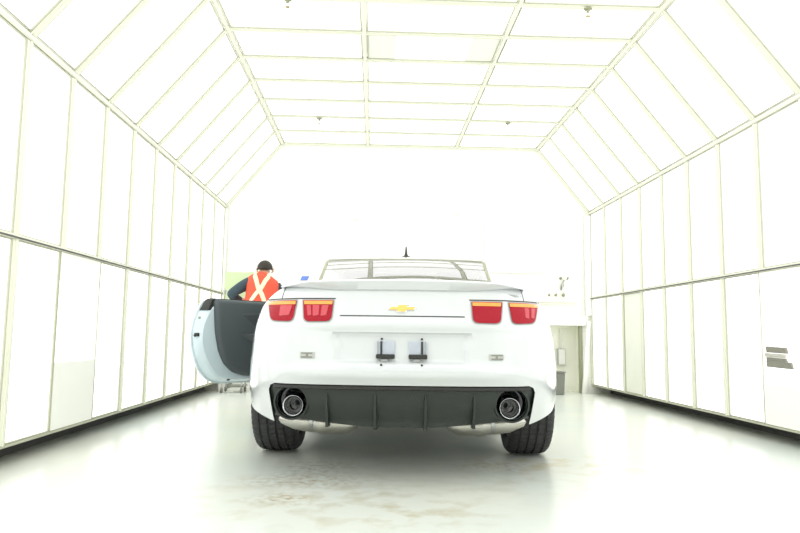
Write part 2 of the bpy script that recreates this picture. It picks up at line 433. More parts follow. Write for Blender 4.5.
m = MB(); m.box(-.05, .14, -.13, .13, .068, .09); m.box(-.06, -.05, -.13, .13, .05, .11); m.obj('bottom_tray', M['grey'], rt)
for x in (-.125, .115):
    for y in (-.12, .12):
        m = MB(); m.lathe([(0, -.012), (.03, -.012), (.03, .012), (0, .012)], (x, y, .030), (1, 0, 0), 14); m.obj('caster', M['grey'], rt, 40)
o = bevel(MB().box(-1.90, -1.865, 8.26, 8.30, 0, .09).obj('door_stop', M['palew']), .005)
tag(o, 'small white block on the floor at the far left corner', 'block')

# right of the car: bin, junction box, leaning plank, air line, spray gun
rt = empty('bin', (2.33, 8.36, 0), 0, 'grey plastic bin on the floor before the low opening, right of the car', 'bin')
m = MB(); m.hexa([(-.075, -.10, 0), (.075, -.10, 0), (.075, .10, 0), (-.075, .10, 0), (-.085, -.115, .27), (.085, -.115, .27), (.085, .115, .27), (-.085, .115, .27)])
bevel(m.obj('body', M['grey'], rt), .01)
m = MB(); m.box(-.092, .092, -.122, .122, .272, .29); bevel(m.obj('rim', M['grey'], rt), .005)
rt = empty('junction_box', (2.53, YB+D, .46), 0, 'pale grey box fixed to the wall inside the low opening', 'electrical box')
bevel(MB().box(-.075, .03, -.07, -.001, -.11, .11).obj('housing', M['lgrey'], rt), .006)
bevel(MB().box(-.065, .02, -.078, -.071, -.10, .10).obj('cover', M['palew'], rt), .003)
MB().tube([(-.02, -.035, .111), (-.02, -.035, .36)], .012, 8).obj('conduit', M['palew'], rt, 40)
m = MB(); m.hexa([(2.69, YB-.10, 0), (2.742, YB-.10, 0), (2.742, YB-.07, 0), (2.69, YB-.07, 0), (2.775, YB-.075, .93), (2.825, YB-.075, .93), (2.825, YB-.064, .93), (2.775, YB-.064, .93)])
tag(m.obj('plank', M['palew']), 'white plank leaning in the right corner beside the low opening', 'plank')
rt = empty('air_manifold', (2.39, YB, 1.2), 0, 'cream air line on the back wall with three small valves', 'air line')
m = MB(); m.box(-.30, .26, -.022, -.002, -.06, .12); bevel(m.obj('backplate', M['unlit'], rt), .004)
m = MB(); m.tube([(-.30, -.035, -.02), (.26, -.035, -.02)], .012, 10); m.obj('pipe', M['cream'], rt, 40)
for x, r in ((-.10, .012), (-.01, .014), (.09, .020)):
    m = MB(); m.lathe([(0, 0), (r, 0), (r, -.03), (r*.6, -.045), (0, -.045)], (x, -.022, .07), (0, 1, 0), 14)
    m.box(x-.004, x+.004, -.062, -.045, .07-r*1.5, .07+r*1.5); m.obj('valve', M['olive'], rt, 40)
for x, lab in ((2.452, 'left one of two small hooks above the spray gun on the back wall'), (2.543, 'right one of two small hooks above the spray gun on the back wall')):
    m = MB(); m.tube([(0, 0, 0), (0, -.03, 0), (0, -.042, .006), (0, -.044, .02)], .007, 8); m.lathe([(0, 0), (.018, 0), (.018, -.005), (0, -.005)], (0, -.001, 0), (0, 1, 0), 12)
    o = m.obj('wall_hook', M['olive'], None, 40); o.location = (x, YB-.002, 1.492); tag(o, lab, 'hook', 'hooks above the spray gun')
rt = empty('spray_gun', (2.465, YB-.035, 1.41), 0, 'grey spray gun hanging on the back wall right of the car', 'spray gun'); rt.rotation_euler = (0, .45, 0)
m = MB(); m.tube([(0, 0, .055), (0, 0, .02), (0, 0, -.02)], [.013, .016, .014], 10); m.tube([(0, .0, .045), (0, -.03, .06)], [.010, .006], 8); m.obj('barrel', M['lgrey'], rt, 40)
m = MB(); m.tube([(0, 0, -.02), (.012, 0, -.055), (.02, .0, -.075)], [.012, .012, .010], 10); m.obj('grip', M['grey'], rt, 40)
m = MB(); m.tube([(.018, 0, .01), (.03, 0, -.02), (.022, 0, -.045)], .004, 6); m.obj('trigger', M['olive'], rt, 40)
m = MB(); m.lathe([(0, 0), (.02, 0), (.024, .05), (.02, .055), (0, .055)], (0, 0, .06), (0, 0, 1), 14); m.obj('cup', M['palew'], rt, 40)
for x, z0, z1, lab in ((-.258, 2.215, 2.64, 'left pale hose bracket high on the white back wall'), (1.113, 2.30, 2.66, 'right pale hose bracket high on the white back wall')):
    rt = empty('hose_bracket', (x, YB, (z0+z1)/2), 0, lab, 'bracket', 'hose brackets on the back wall'); h = (z1-z0)/2
    bevel(MB().box(-.02, .02, -.02, -.002, -h, h).obj('rail', M['palew'], rt), .003)
    m = MB(); m.tube([(-.06 if x > 0 else 0, -.03, -h+.06), (0, -.03, -h+.02), (.05 if x > 0 else 0, -.03, -h+.04)], .012, 8)
    m.lathe([(0, 0), (.03, 0), (.03, -.02), (0, -.02)], (0, -.02, -h+.03), (0, 1, 0), 12); m.obj('hose_hook', M['unlit'], rt, 40)
# grey strips standing in for what shows in the right-hand access door's window
rt = empty('notice_sheaf', (XR-.004, 4.56, .60), 0, 'grey striped sheaf of notices on the bright window of the right wall', 'notices')
for i, (za, zb_, ya, yb, mt) in enumerate(((.028, .070, -.14, .10, 'paper'), (-.004, .024, -.12, .12, 'paper2'), (-.03, -.006, -.13, .10, 'paper'), (-.075, -.030, -.19, .10, 'paper'))):
    m = MB(); m.hexa([(-.012, ya, za), (-.012, yb, za+.004), (0, yb, za+.004), (0, ya, za), (-.016, ya+.015, zb_), (-.016, yb, zb_+.004), (0, yb, zb_+.004), (0, ya+.015, zb_)])
    m.obj('notice', M[mt], rt)
m = MB(); m.box(-.015, -.001, -.30, .11, .076, .086); m.obj('clip_rail', M['palew'], rt)

# ------------------------------------------------------------------ CAR
car = empty('car', (.193, 4.22, 0), -.055, 'white two-door coupe parked on the booth floor, seen from behind, left door open', 'car')
fy_r = pchip([(.20, -.90), (.30, -.945), (.46, -.985), (.50, -1.012), (.53, -1.036), (.552, -1.036), (.575, -1.006), (.61, -.992), (.74, -.978), (.765, -.985), (.80, -.978), (.83, -.966), (.91, -.946), (.95, -.935), (.985, -.922)])
fw = pchip([(.20, .885), (.30, .925), (.38, .938), (.46, .945), (.54, .945), (.62, .938), (.70, .918), (.76, .89), (.82, .853), (.88, .815), (.92, .782), (.95, .748), (.97, .715), (.985, .668)])
fy_s = pchip([(.20, -.88), (.40, -.962), (.55, -.994), (.75, -.984), (.91, -.946), (.985, -.922)])   # the creases fade out towards the corners
def contour_ctrl(z):
    w = fw(z); yr = fy_r(z); ysm = fy_s(z); ymd = (yr+ysm)/2; t = sst(.6, .9, z); L = lambda a, b: a+(b-a)*t
    P = [(0, yr), (.33*w, yr+.010), (.55*w, ymd+.035), (L(.67, .74)*w, ysm+L(.075, .095)), (L(.795, .885)*w, ysm+.20), (L(.885, .945)*w, -.58), (L(.95, .975)*w, -.32),
         (w, 0), (.985*w, .4), (.955*w, .9), (.945*w, 1.6), (.955*w, 2.1), (.98*w, 2.6), (.985*w, 2.95), (.955*w, 3.3), (.86*w, 3.58), (.66*w, 3.73), (.35*w, 3.80), (0, 3.815)]
    return P
NS = [10]*4+[7]*10+[10]*4
def contour(z):
    P = contour_ctrl(z); Q = [(-P[1][0], P[1][1])]+P+[(-P[-2][0], P[-2][1])]; out = []
    for i in range(len(P)-1):
        p0, p1, p2, p3 = Q[i], Q[i+1], Q[i+2], Q[i+3]
        for j in range(NS[i]):
            t = j/NS[i]
            out.append(tuple(.5*(2*b+(c_-a)*t+(2*a-5*b+4*c_-d)*t*t+(3*b-a-3*c_+d)*t**3) for a, b, c_, d in zip(p0, p1, p2, p3)))
    out.append(P[-1]); return out
def recess(x, z):
    x = abs(x); xe = .318-.02*(z-.59)/.15*-1
    return .020*(1-sst(xe-.010, xe+.006, x))*sst(.580, .600, z)*(1-sst(.728, .738, z))
_cache = {}
def rear_y(x, z):
    k = round(z, 4)
    if k not in _cache: _cache[k] = contour(z)[:62]
    c_ = _cache[k]; ax = abs(x)
    for i in range(len(c_)-1):
        if c_[i+1][0] >= ax:
            t = (ax-c_[i][0])/max(1e-6, c_[i+1][0]-c_[i][0]); return c_[i][1]+t*(c_[i+1][1]-c_[i][1])+recess(x, z)
    return c_[-1][1]
fzb = pchip([(-1.05, .30), (-.93, .30), (-.85, .272), (-.70, .295), (-.55, .355), (-.4, .40), (-.2, .30), (.4, .20), (2.4, .19), (3.0, .2), (3.85, .22)])
rows = []
z = .20
while z < .99:
    rows.append(round(z, 4)); z += .0118 if not (.57 < z < .61 or .72 < z < .745) else .006
rows[-1] = .985
B = MB(); grid = []
_cc = {}
def contour_at(z, j):
    k = round(z*500)/500
    if k not in _cc: _cc[k] = contour(k)
    return _cc[k][j]
for zn in rows:
    r_ = []
    for j, (x, y) in enumerate(contour(zn)):
        zb = fzb(y); zt = .985-.15*sst(2.9, 3.8, y)
        zz = zb+(zn-.2)/.25*(.45-zb) if zn < .45 else .45+(zn-.45)*(zt-.45)/.535
        if zn < .45: x, y = contour_at(zz, j)
        if y < -.5: y += recess(x, zn)
        r_.append((x, y, zz))
    grid.append(r_)
NC = len(grid[0]); R_ = 40; S_ = 70
def half(sgn):
    o = len(B.v)
    for r_ in grid: B.v += [(sgn*x, y, z) for x, y, z in r_]
    for i in range(len(grid)-1):
        for j in range(NC-1):
            B.f.append([o+i*NC+j, o+i*NC+j+1, o+(i+1)*NC+j+1, o+(i+1)*NC+j]); B.m.append(0)
    for ring_, hi, mi in ((grid[-1], True, 0), (grid[0], False, 2)):
        rear = ring_[:R_+1]; side = ring_[R_:R_+S_+1]; front = list(reversed(ring_[R_+S_:]))
        o2 = len(B.v)
        for k in range(S_+1):
            tk = (side[k][1]-side[0][1])/(side[S_][1]-side[0][1])
            for i in range(R_+1):
                fi = (rear[i][0]/rear[R_][0])*(1-tk)+(front[i][0]/front[R_][0])*tk
                x = side[k][0]*fi
                y = rear[i][1]*(1-tk)+front[i][1]*tk+(side[k][1]-(side[0][1]*(1-tk)+side[S_][1]*tk))
                zed = rear[i][2]*(1-tk)+front[i][2]*tk if k in (0, S_) else side[k][2]
                if k in (0, S_): x, y, zed = (rear[i] if k == 0 else front[i])
                elif i == R_: x, y, zed = side[k]
                elif hi: zed += (1-fi**2)*(.012+.03*sst(1.8, 2.6, y))*sst(-1.0, -.8, y)*(1-sst(3.3, 3.8, y))
                B.v.append((sgn*x, y, zed))
        W = R_+1
        for k in range(S_):
            for i in range(R_): B.f.append([o2+k*W+i, o2+k*W+i+1, o2+(k+1)*W+i+1, o2+(k+1)*W+i]); B.m.append(mi)
half(1); half(-1)
body = B.obj('body', [M['paint'], M['cabin'], M['under']], car, None, 1e-4)
cutters = []
def cutter(mb):
    o = mb.obj('cutter', [M['paint'], M['cabin'], M['under']]); cutters.append(o)
    md = body.modifiers.new('cut', 'BOOLEAN'); md.operation = 'DIFFERENCE'; md.object = o; md.solver = 'EXACT'
def cyl(x0, x1, y, z, r, n=56):
    m = MB(); v = []
    for x in (x0, x1): v += [(x, y+r*math.cos(2*PI*k/n), z+r*math.sin(2*PI*k/n)) for k in range(n)]
    return m.add(v, [list(range(n)), list(range(2*n-1, n-1, -1))]+[(k, (k+1) % n, n+(k+1) % n, n+k) for k in range(n)], 1)
WB, RT = 2.852, .352
body.parent = None
for y in (0, WB):
    for s in (-1, 1): cutter(cyl(*sorted((s*.60, s*1.2)), y, .355, .388))
cutter(MB().box(-.66, .66, .25, 2.35, .30, 1.3, 1))
cutter(MB().hexa([(-1.2, .74, .345), (-.60, .74, .345), (-.60, 1.93, .345), (-1.2, 1.93, .345), (-1.2, .60, 1.2), (-.60, .60, 1.2), (-.60, 1.93, 1.2), (-1.2, 1.93, 1.2)], 1))
# opening for the rear diffuser
dfo = [(-.672, .445), (-.66, .470), (-.635, .480), (.635, .480), (.66, .470), (.672, .445), (.655, .31), (.635, .20), (-.635, .20), (-.655, .31)]
cutter(MB().prism(dfo, -1.4, -.74, 1))
apply_mods(body); shade(body.data, 38); body.parent = car
for o in cutters: bpy.data.objects.remove(o)

def patch(poly, off, parent, name, mt, edge=.006, rings=7, smooth=50, dome=0, sub=4, yfun=rear_y):
    # raised piece that follows the tail of the car: outline in (x, z), star-shaped about its centroid
    pts = []
    for i in range(len(poly)):
        a, b = poly[i], poly[(i+1) % len(poly)]
        for j in range(sub): t = j/sub; pts.append((a[0]+(b[0]-a[0])*t, a[1]+(b[1]-a[1])*t))
    cx = sum(p[0] for p in poly)/len(poly); cz = sum(p[1] for p in poly)/len(poly); n = len(pts)
    m = MB(); m.v.append((cx, yfun(cx, cz)-off-dome, cz))
    for r in range(1, rings+1):
        s = r/rings
        for px, pz in pts:
            x, z = cx+(px-cx)*s, cz+(pz-cz)*s
            m.v.append((x, yfun(x, z)-off-dome*(1-s*s), z))
    for px, pz in pts: m.v.append((px, yfun(px, pz)+edge, pz))
    for k in range(n): m.f.append([0, 1+k, 1+(k+1) % n]); m.m.append(0)
    for r in range(rings):
        for k in range(n):
            k2 = (k+1) % n; m.f.append([1+r*n+k, 1+(r+1)*n+k, 1+(r+1)*n+k2, 1+r*n+k2]); m.m.append(0)
    return m.obj(name, mt, parent, smooth)
def round_poly(P, r, n=4):
    out = []
    for i in range(len(P)):
        p0, p1, p2 = (Vector(P[i-1]).to_3d(), Vector(P[i]).to_3d(), Vector(P[(i+1) % len(P)]).to_3d())
        rr = r[i] if isinstance(r, (list, tuple)) else r
        a = p1+(p0-p1).normalized()*rr; b = p1+(p2-p1).normalized()*rr
        for j in range(n+1):
            t = j/n; q = a*(1-t)**2+p1*2*t*(1-t)+b*t*t; out.append((q.x, q.y))
    return out
def seam(pts, r=.0028):
    m = MB(); P = []
    for i in range(len(pts)-1):
        a, b = pts[i], pts[i+1]
        for j in range(12): t = j/12; P.append((a[0]+(b[0]-a[0])*t, a[1]+(b[1]-a[1])*t))
    P.append(pts[-1]); m.tube([(x, rear_y(x, z)-.0005, z) for x, z in P], r, 6)
    return m.obj('panel_gap', M['seam'], car)
# tail lamps: two on each side
for s in (-1, 1):
    for inner in (True, False):
        x0, x1 = (.345, .505) if inner else (.538, .715)
        zt, zb = .896, .785
        if inner: P = [(x0, zt), (x0+.006, zb+.004), (x1-.014, zb+.002), (x1, zt)]
        else: P = [(x0, zt), (x0+.012, zb+.002), (x1-.040, zb+.006), (x1-.004, zt)]
        Q = [(s*x, z) for x, z in P]
        cx = sum(p[0] for p in Q)/4; cz = sum(p[1] for p in Q)/4
        grow = lambda g: [(cx+(x-cx)*(1+g/.08), cz+(z-cz)*(1+g/.055)) for x, z in Q]
        bz = patch(round_poly(grow(.005), [.008, .03, .03, .008]), .003, car, 'tail_lamp', M['bezel'], .02)
        patch(round_poly(grow(-.001), [.006, .028, .028, .006]), .008, bz, 'red_lens', M['red'], .004, dome=.004)
        # lighter patches painted on the lens for the reflection of the lit panels
        w_ = x1-x0
        refl_marks = ((.14, .36), (.44, .66), (.72, .86)) if (inner == (s > 0)) is False else ((.12, .5),)
        if s > 0 and inner: refl_marks = ()
        if s > 0 and not inner: refl_marks = ((.48, .62), (.70, .82))
        for a, b in refl_marks:
            fa = [(s*(x0+w_*a), zt-.026), (s*(x0+w_*b), zt-.026), (s*(x0+w_*(b*.82+.09)), zb+.03), (s*(x0+w_*(a*.82+.09)), zb+.035)]
            if s < 0 and not inner or s > 0: pass
            patch(round_poly(fa, .004, 2), .0126, bz, 'reflector_facet', M['redin'], .004, rings=3)
        am = [(s*(x0+.004), zt-.004), (s*(x0+.005), zt-.022), (s*(x1-.010), zt-.022), (s*(x1-.007), zt-.004)]
        patch(round_poly(am, .003, 2), .0130, bz, 'amber_strip', M['amber'], .004, rings=4)
    seam([(s*.335, .9035), (s*.52, .9045), (s*.728, .903)], .0034)
    seam([(s*.625, .905), (s*.622, .978)], .0022)
seam([(-.31, .818), (.31, .818)], .0032)
# bow-tie emblem and lettering
bt = [(-.30, 1), (.38, 1), (.33, .42), (1, .42), (.84, -.42), (.30, -.42), (.24, -1), (-.40, -1), (-.34, -.42), (-1, -.42), (-.84, .42), (-.35, .42)]
eb = patch([(x*.073, .858+z*.021) for x, z in bt], .006, car, 'emblem', M['chrome'], .004, rings=4, sub=2)
patch([(x*.067, .858+z*.0165) for x, z in bt], .009, eb, 'gold_bow_tie', M['gold'], .002, rings=4, sub=2)
text_mesh('lettering', 'CAMARO', .022, M['badge'], car, (.565, rear_y(.565, .935)-.004, .933), .30, .0015, 1.05)
# spoiler lip across the boot lid
sp = MB(); NX = 48; sec_n = 7
for i in range(NX+1):
    x = -.645+1.29*i/NX; q = abs(x)/.645; e = sst(.72, 1.0, q)
    zt = 1.004-.014*q*q-.012*e; zl = .948+.026*sst(.45, 1.0, q); yr = rear_y(x, .945)
    zl = min(zl, zt-.006)
    sp.v += [(x, yr+.16, zl-.01), (x, yr+.012, zl-.002), (x, yr-.012*(1-e), zl+.003), (x, yr-.034*(1-e), zt-.010), (x, yr-.026*(1-e), zt-.001), (x, yr+.02, zt), (x, yr+.20, zt-.006)]
for i in range(NX):
    for k in range(sec_n):
        k2 = (k+1) % sec_n; sp.f.append([i*sec_n+k, i*sec_n+k2, (i+1)*sec_n+k2, (i+1)*sec_n+k]); sp.m.append(0)
sp.f.append(list(range(sec_n))); sp.m.append(0); sp.f.append([NX*sec_n+k for k in reversed(range(sec_n))]); sp.m.append(0)
sp.obj('spoiler', M['paint'], car, 50)
# reflectors on the bumper
for s in (-1, 1):
    rf = patch(round_poly([(s*.428, .636), (s*.428, .606), (s*.502, .606), (s*.502, .636)], .004), .004, car, 'reflector', M['lgrey'], .004, rings=4)
    patch([(s*.440, .634), (s*.440, .627), (s*.497, .627), (s*.497, .634)], .0055, rf, 'reflector_bar', M['grey'], .002, rings=2)
    patch([(s*.440, .616), (s*.440, .608), (s*.497, .608), (s*.497, .616)], .0055, rf, 'reflector_bar', M['grey'], .002, rings=2)
    patch([(s*.461, .627), (s*.461, .616), (s*.473, .616), (s*.473, .627)], .0055, rf, 'reflector_bar', M['grey'], .002, rings=2)
# number-plate brackets
yp = rear_y(0, .66)
for s in (-1, 1):
    cx = s*.080
    br = MB().box(cx-.045, cx+.045, yp-.014, yp-.001, .628, .694).obj('plate_bracket', M['platebl'], car); bevel(br, .003)
    bevel(MB().box(cx-.046, cx+.046, yp-.032, yp-.001, .609, .630).obj('bracket_foot', M['black'], br), .004)
    x_ = cx+s*.020
    MB().box(x_-.005, x_+.005, yp-.020, yp-.0145, .631, .694).obj('bracket_slot', M['gloss'], br)
    x_ = cx+s*.037
    MB().box(x_-.0025, x_+.0025, yp-.018, yp-.0145, .631, .694).obj('bracket_slot', M['bezel'], br)
    bevel(MB().box(cx-.005-.018, cx-.005+.018, yp-.026, yp-.001, .594, .608).obj('bracket_tab', M['bezel'], br), .003)
    for zz in (.705, .579):
        yy = rear_y(0, zz)
        MB().lathe([(0, -.004), (.0045, -.004), (.006, .002)], (cx+s*.019, yy-.001, zz), (0, 1, 0), 12).obj('screw', M['black'], car, 40)
# boot keyhole-free lid; rear diffuser with tail-pipe openings
def dbot(x): return .268+.036*sst(.10, .66, abs(x))
def dfy(x, z): return rear_y(x, z)+.020+.02*sst(.40, .28, z) if z > .2 else 0
D_ = MB(); NX, NZ_ = 80, 14
for lay, dd in ((0, 0), (1, .03)):
    for i in range(NX+1):
        x = -.68+1.36*i/NX
        for k in range(NZ_+1):
            zb = dbot(x); zz = zb+(.486-zb)*k/NZ_
            D_.v.append((x*(1-.035*max(0, (.45-zz)/.15)), rear_y(x, max(zz, .30))+.016+dd+.025*(1-sst(.27, .40, zz)), zz))
W_ = NZ_+1; LN = (NX+1)*W_
for i in range(NX):
    for k in range(NZ_):
        q = [i*W_+k, (i+1)*W_+k, (i+1)*W_+k+1, i*W_+k+1]; D_.f.append(q); D_.m.append(0); D_.f.append([a+LN for a in reversed(q)]); D_.m.append(0)
    for k in (0, NZ_): D_.f.append([i*W_+k, (i+1)*W_+k, (i+1)*W_+k+LN, i*W_+k+LN]); D_.m.append(0)
for i in (0, NX):
    for k in range(NZ_): D_.f.append([i*W_+k, i*W_+k+1, i*W_+k+1+LN, i*W_+k+LN]); D_.m.append(0)
dif = D_.obj('rear_diffuser', [M['diff'], M['gloss']])
cs = []
EX, EZ = .548, .388
for s in (-1, 1):
    m = MB(); n = 40; v = []
    for y in (-1.3, -.6): v += [(s*EX+.076*math.cos(2*PI*k/n), y, EZ+.076*math.sin(2*PI*k/n)) for k in range(n)]
    m.add(v, [list(range(n)), list(range(2*n-1, n-1, -1))]+[(k, (k+1) % n, n+(k+1) % n, n+k) for k in range(n)], 0)
    o = m.obj('cutter', [M['diff'], M['gloss']]); cs.append(o)
    md = dif.modifiers.new('cut', 'BOOLEAN'); md.operation = 'DIFFERENCE'; md.object = o; md.solver = 'EXACT'
apply_mods(dif); shade(dif.data, 40); dif.parent = car
for o in cs: bpy.data.objects.remove(o)
m = MB(); n = 60
for i in range(n+1):
    x = -.645+1.29*i/n; y = rear_y(x, .47)
    m.v += [(x, y+.014, .455), (x, y+.002, .459), (x, y+.002, .474), (x, y+.014, .478)]
for i in range(n):
    for k in range(3): m.f.append([i*4+k, i*4+k+1, (i+1)*4+k+1, (i+1)*4+k]); m.m.append(0)
m.obj('mesh_strip', M['mesh'], dif)
for x in (-.368, -.128, .120, .360):
    m = MB(); hw = .010; pr = []
    for zz, d0, k in ((.440, .002, .5), (.40, -.018, .8), (.33, -.03, 1.0), (.268, -.034, 1.1), (dbot(x)-.012, -.012, 1.1)):
        y = rear_y(x, max(zz, .30))+.016+.025*(1-sst(.27, .40, zz)); pr.append((y+d0, y+.03, zz, hw*k))
    for y0, y1, zz, h_ in pr: m.v += [(x-h_, y1, zz), (x-h_*.6, y0, zz), (x+h_*.6, y0, zz), (x+h_, y1, zz)]
    for i in range(len(pr)-1):
        for k in range(4): m.f.append([i*4+k, i*4+(k+1) % 4, (i+1)*4+(k+1) % 4, (i+1)*4+k]); m.m.append(0)
    m.f.append([0, 1, 2, 3]); m.m.append(0); e = (len(pr)-1)*4; m.f.append([e+3, e+2, e+1, e]); m.m.append(0)
    m.obj('fin', M['diff'], dif, 40)
for s in (-1, 1):
    ye = rear_y(EX, EZ)+.012
    m = MB(); m.lathe([(.074, .0), (.080, -.012), (.088, -.010), (.092, .012), (.078, .03)], (s*EX, ye, EZ), (0, 1, 0), 40, close=True); m.obj('tailpipe_bezel', M['diff'], dif, 40)
    m = MB(); m.lathe([(.076, .028), (.070, .10), (.0, .12)], (s*EX, ye, EZ), (0, 1, 0), 40); m.obj('tailpipe_cup', M['gloss'], dif, 40)
    ez = EZ-.016; ex = s*EX-s*.010 if False else s*(EX-.012)
    ex_o = MB(); ex_o.lathe([(.047, .10), (.047, -.012), (.052, -.020), (.050, -.027), (.0445, -.022), (.042, .0), (.040, .085)], (ex, ye, ez), (0, 1, 0), 40)
    tp = ex_o.obj('exhaust_tip', M['chrome'], car, 50)
    m = MB(); m.lathe([(.040, .03), (.028, .032), (.027, .07), (0, .08)], (ex, ye, ez), (0, 1, 0), 32); m.obj('inner_pipe', M['gloss'], tp, 40)
    # silencer lying across under the tail
    mf = MB(); xs = [.70, .68, .60, .52, .50, .47, .455, .42, .40, .33, .30, .26, .235]
    rr = [.004, .028, .055, .060, .058, .058, .065, .065, .058, .056, .05, .03, .004]
    mf.tube([(s*x, -.46+.02*(x-.5), .250-.028*(1-abs(x-.35)/.35)) for x in xs], rr, 20); sl = mf.obj('silencer', M['steel'], car, 50)
    cl = MB(); cl.lathe([(.060, -.012), (.064, -.010), (.064, .010), (.060, .012)], (s*.505, -.458, .240), (1, 0, 0), 24, close=True); cl.obj('clamp', M['alloy'], sl, 40)
    cl = MB(); cl.tube([(s*.40, -.46, .30), (s*.40, -.46, .345)], .012, 8); cl.obj('hanger', M['black'], sl, 40)
m = MB(); m.box(-.30, .30, -.35, .35, .21, .30); m.tube([(-.5, .0, .33), (.5, .0, .33)], .045, 12); m.lathe([(0, -.12), (.09, -.11), (.11, 0), (.09, .11), (0, .12)], (0, 0, .31), (0, 1, 0), 16)
m.obj('rear_axle', M['cabin'], car, 40)
# wheels
def make_wheel(x, y, s):
    hub = Vector((x, y, RT))
    w_ = .128
    prof = [(.245, -w_*.80), (.262, -w_*.92), (.30, -w_*1.0), (.326, -w_*.97), (.341, -w_*.86), (.348, -w_*.74)]
    g = [(-.56, .034), (-.19, .030), (.19, .030), (.56, .034)]
    xs = -.74
    for gc, gw in g:
        prof += [(RT-.001 if abs(gc) < .3 else RT-.002, w_*(gc-.055)), (RT-.012, w_*(gc-.045)), (RT-.012, w_*(gc+.045)), (RT-.001 if abs(gc) < .3 else RT-.002, w_*(gc+.055))]
    prof += [(.348, w_*.74), (.341, w_*.86), (.326, w_*.97), (.30, w_*1.0), (.262, w_*.92), (.245, w_*.80)]
    m = MB(); n = 168; P = len(prof)
    for k in range(n):
        t = 2*PI*k/n
        for i, (r, h) in enumerate(prof):
            sip = (k % 3 == 0)
            if sip and (3 <= i <= 5 or P-6 <= i <= P-4 or i in (6, P-7)): r -= .006
            if (k+1) % 3 == 0 and i in (9, 10, 13, 14, 17, 18): r -= .007
            tt = t+(.010 if i in (9, 13) else 0)
            m.v.append((h, r*math.cos(tt), r*math.sin(tt)))
    for k in range(n):
        for i in range(P-1): k2 = (k+1) % n; m.f.append([k*P+i, k*P+i+1, k2*P+i+1, k2*P+i]); m.m.append(0)
    rim = MB()
    rim.lathe([(.248, -.105), (.240, -.10), (.225, -.06), (.215, .0), (.225, .075), (.240, .105), (.250, .11), (.245, .09)], (0, 0, 0), (1, 0, 0), 48)
    for k in range(5):
        for da in (-.12, .12):
            a = 2*PI*k/5+da; a2 = 2*PI*k/5+da*1.6
            p = lambda ang, r, ww, xx: (xx, r*math.cos(ang)-ww*math.sin(ang), r*math.sin(ang)+ww*math.cos(ang))
            rim.hexa([p(a, .05, -.02, .05), p(a, .05, .02, .05), p(a2, .232, .014, .075), p(a2, .232, -.014, .075),
                      p(a, .05, -.02, .085), p(a, .05, .02, .085), p(a2, .232, .014, .10), p(a2, .232, -.014, .10)])
    rim.lathe([(0, .09), (.035, .09), (.055, .08), (.06, .03), (.0, .03)], (0, 0, 0), (1, 0, 0), 24)
    o = rim.obj('wheel', M['alloy'], car, 35); o.location = hub; o.rotation_euler = (0, 0, 0 if s > 0 else PI)
    ty = m.obj('tyre', M['rubber'], o, 35)
    d = MB(); d.lathe([(.05, -.02), (.175, -.02), (.175, .0), (.05, .0)], (0, 0, 0), (1, 0, 0), 40, close=True); d.obj('brake_disc', M['steel'], o, 35)
for y in (0, WB):
    for s in (-1, 1): make_wheel(s*.765, y, s)
# greenhouse
fzt = pchip([(-.50, .945), (-.2, .955), (0, .985), (.2, 1.062), (.4, 1.149), (.6, 1.233), (.82, 1.309), (.95, 1.340), (1.10, 1.357), (1.38, 1.366), (1.65, 1.360), (1.88, 1.328), (2.35, 1.165), (2.80, .985)])
ys = [-.50+.055*i for i in range(26)]+[.95, 1.02, 1.10, 1.18, 1.26, 1.34, 1.42, 1.5, 1.58, 1.66, 1.74, 1.81, 1.88]+[1.88+.06*i for i in range(1, 16)]+[2.80]
fwt = pchip([(-.5, .60), (.4, .60), (.95, .615), (1.9, .615), (2.8, .66)])
def sect(y):
    zt = fzt(y); wb = .66; w = fwt(y); zb = .935; hh = zt-zb
    rail = zb+hh*.80
    P = [(wb, zb)]
    for t in (.12, .35, .6, .85): P.append((wb+(w+.045-wb)*t, zb+(rail-zb)*t))
    P += [(w+.038, rail), (w+.010, zb+hh*.925), (w, zb+hh*.952)]
    for t in (.96, .8, .6, .4, .2, 0): P.append((w*t, zb+hh*(.952+.048*(1-t*t))))
    return P
SEC = [sect(y) for y in ys]; NV = len(SEC[0])
gl_parts = {k: MB() for k in ('roof', 'rear_window', 'windscreen', 'side_window', 'glass_trim00', 'glass_trim01', 'glass_trim10', 'glass_trim11')}
def cls(i, v, s):
    y = (ys[i]+ys[i+1])/2
    if v >= 8 and -.44 < y < .83: return 'rear_window'
    if v >= 8 and 1.90 < y < 2.72: return 'windscreen'
    if v == 7 and (-.44 < y < .83 or 1.90 < y < 2.72): return 'glass_trim%d%d' % (s > 0, y > 1.4)
    if 1 <= v <= 4 and .28 < y < 2.45: return 'side_window' if (s > 0 or y < .66) else None
    return 'roof'
for s in (-1, 1):
    for i in range(len(ys)-1):
        for v in range(NV-1):
            k = cls(i, v, s)
            if not k: continue
            q = [(s*SEC[a][b][0], ys[a], SEC[a][b][1]) for a, b in ((i, v), (i+1, v), (i+1, v+1), (i, v+1))]
            gl_parts[k].add(q, [(0, 1, 2, 3)])
for k, mt in (('roof', M['paint']), ('rear_window', M['glass']), ('windscreen', M['glass']), ('side_window', M['glass']), ('glass_trim00', M['olive']), ('glass_trim01', M['olive']), ('glass_trim10', M['olive']), ('glass_trim11', M['olive'])):
    o = gl_parts[k].obj(k.rstrip('01'), mt, car, 40, 1e-4)
    if k[:5] in ('roof', 'glass'):
        sd = o.modifiers.new('thick', 'SOLIDIFY'); sd.thickness = .025 if k == 'roof' else .012; sd.offset = -1
        if k == 'roof': o.data.materials.append(M['headliner']); sd.material_offset = 1
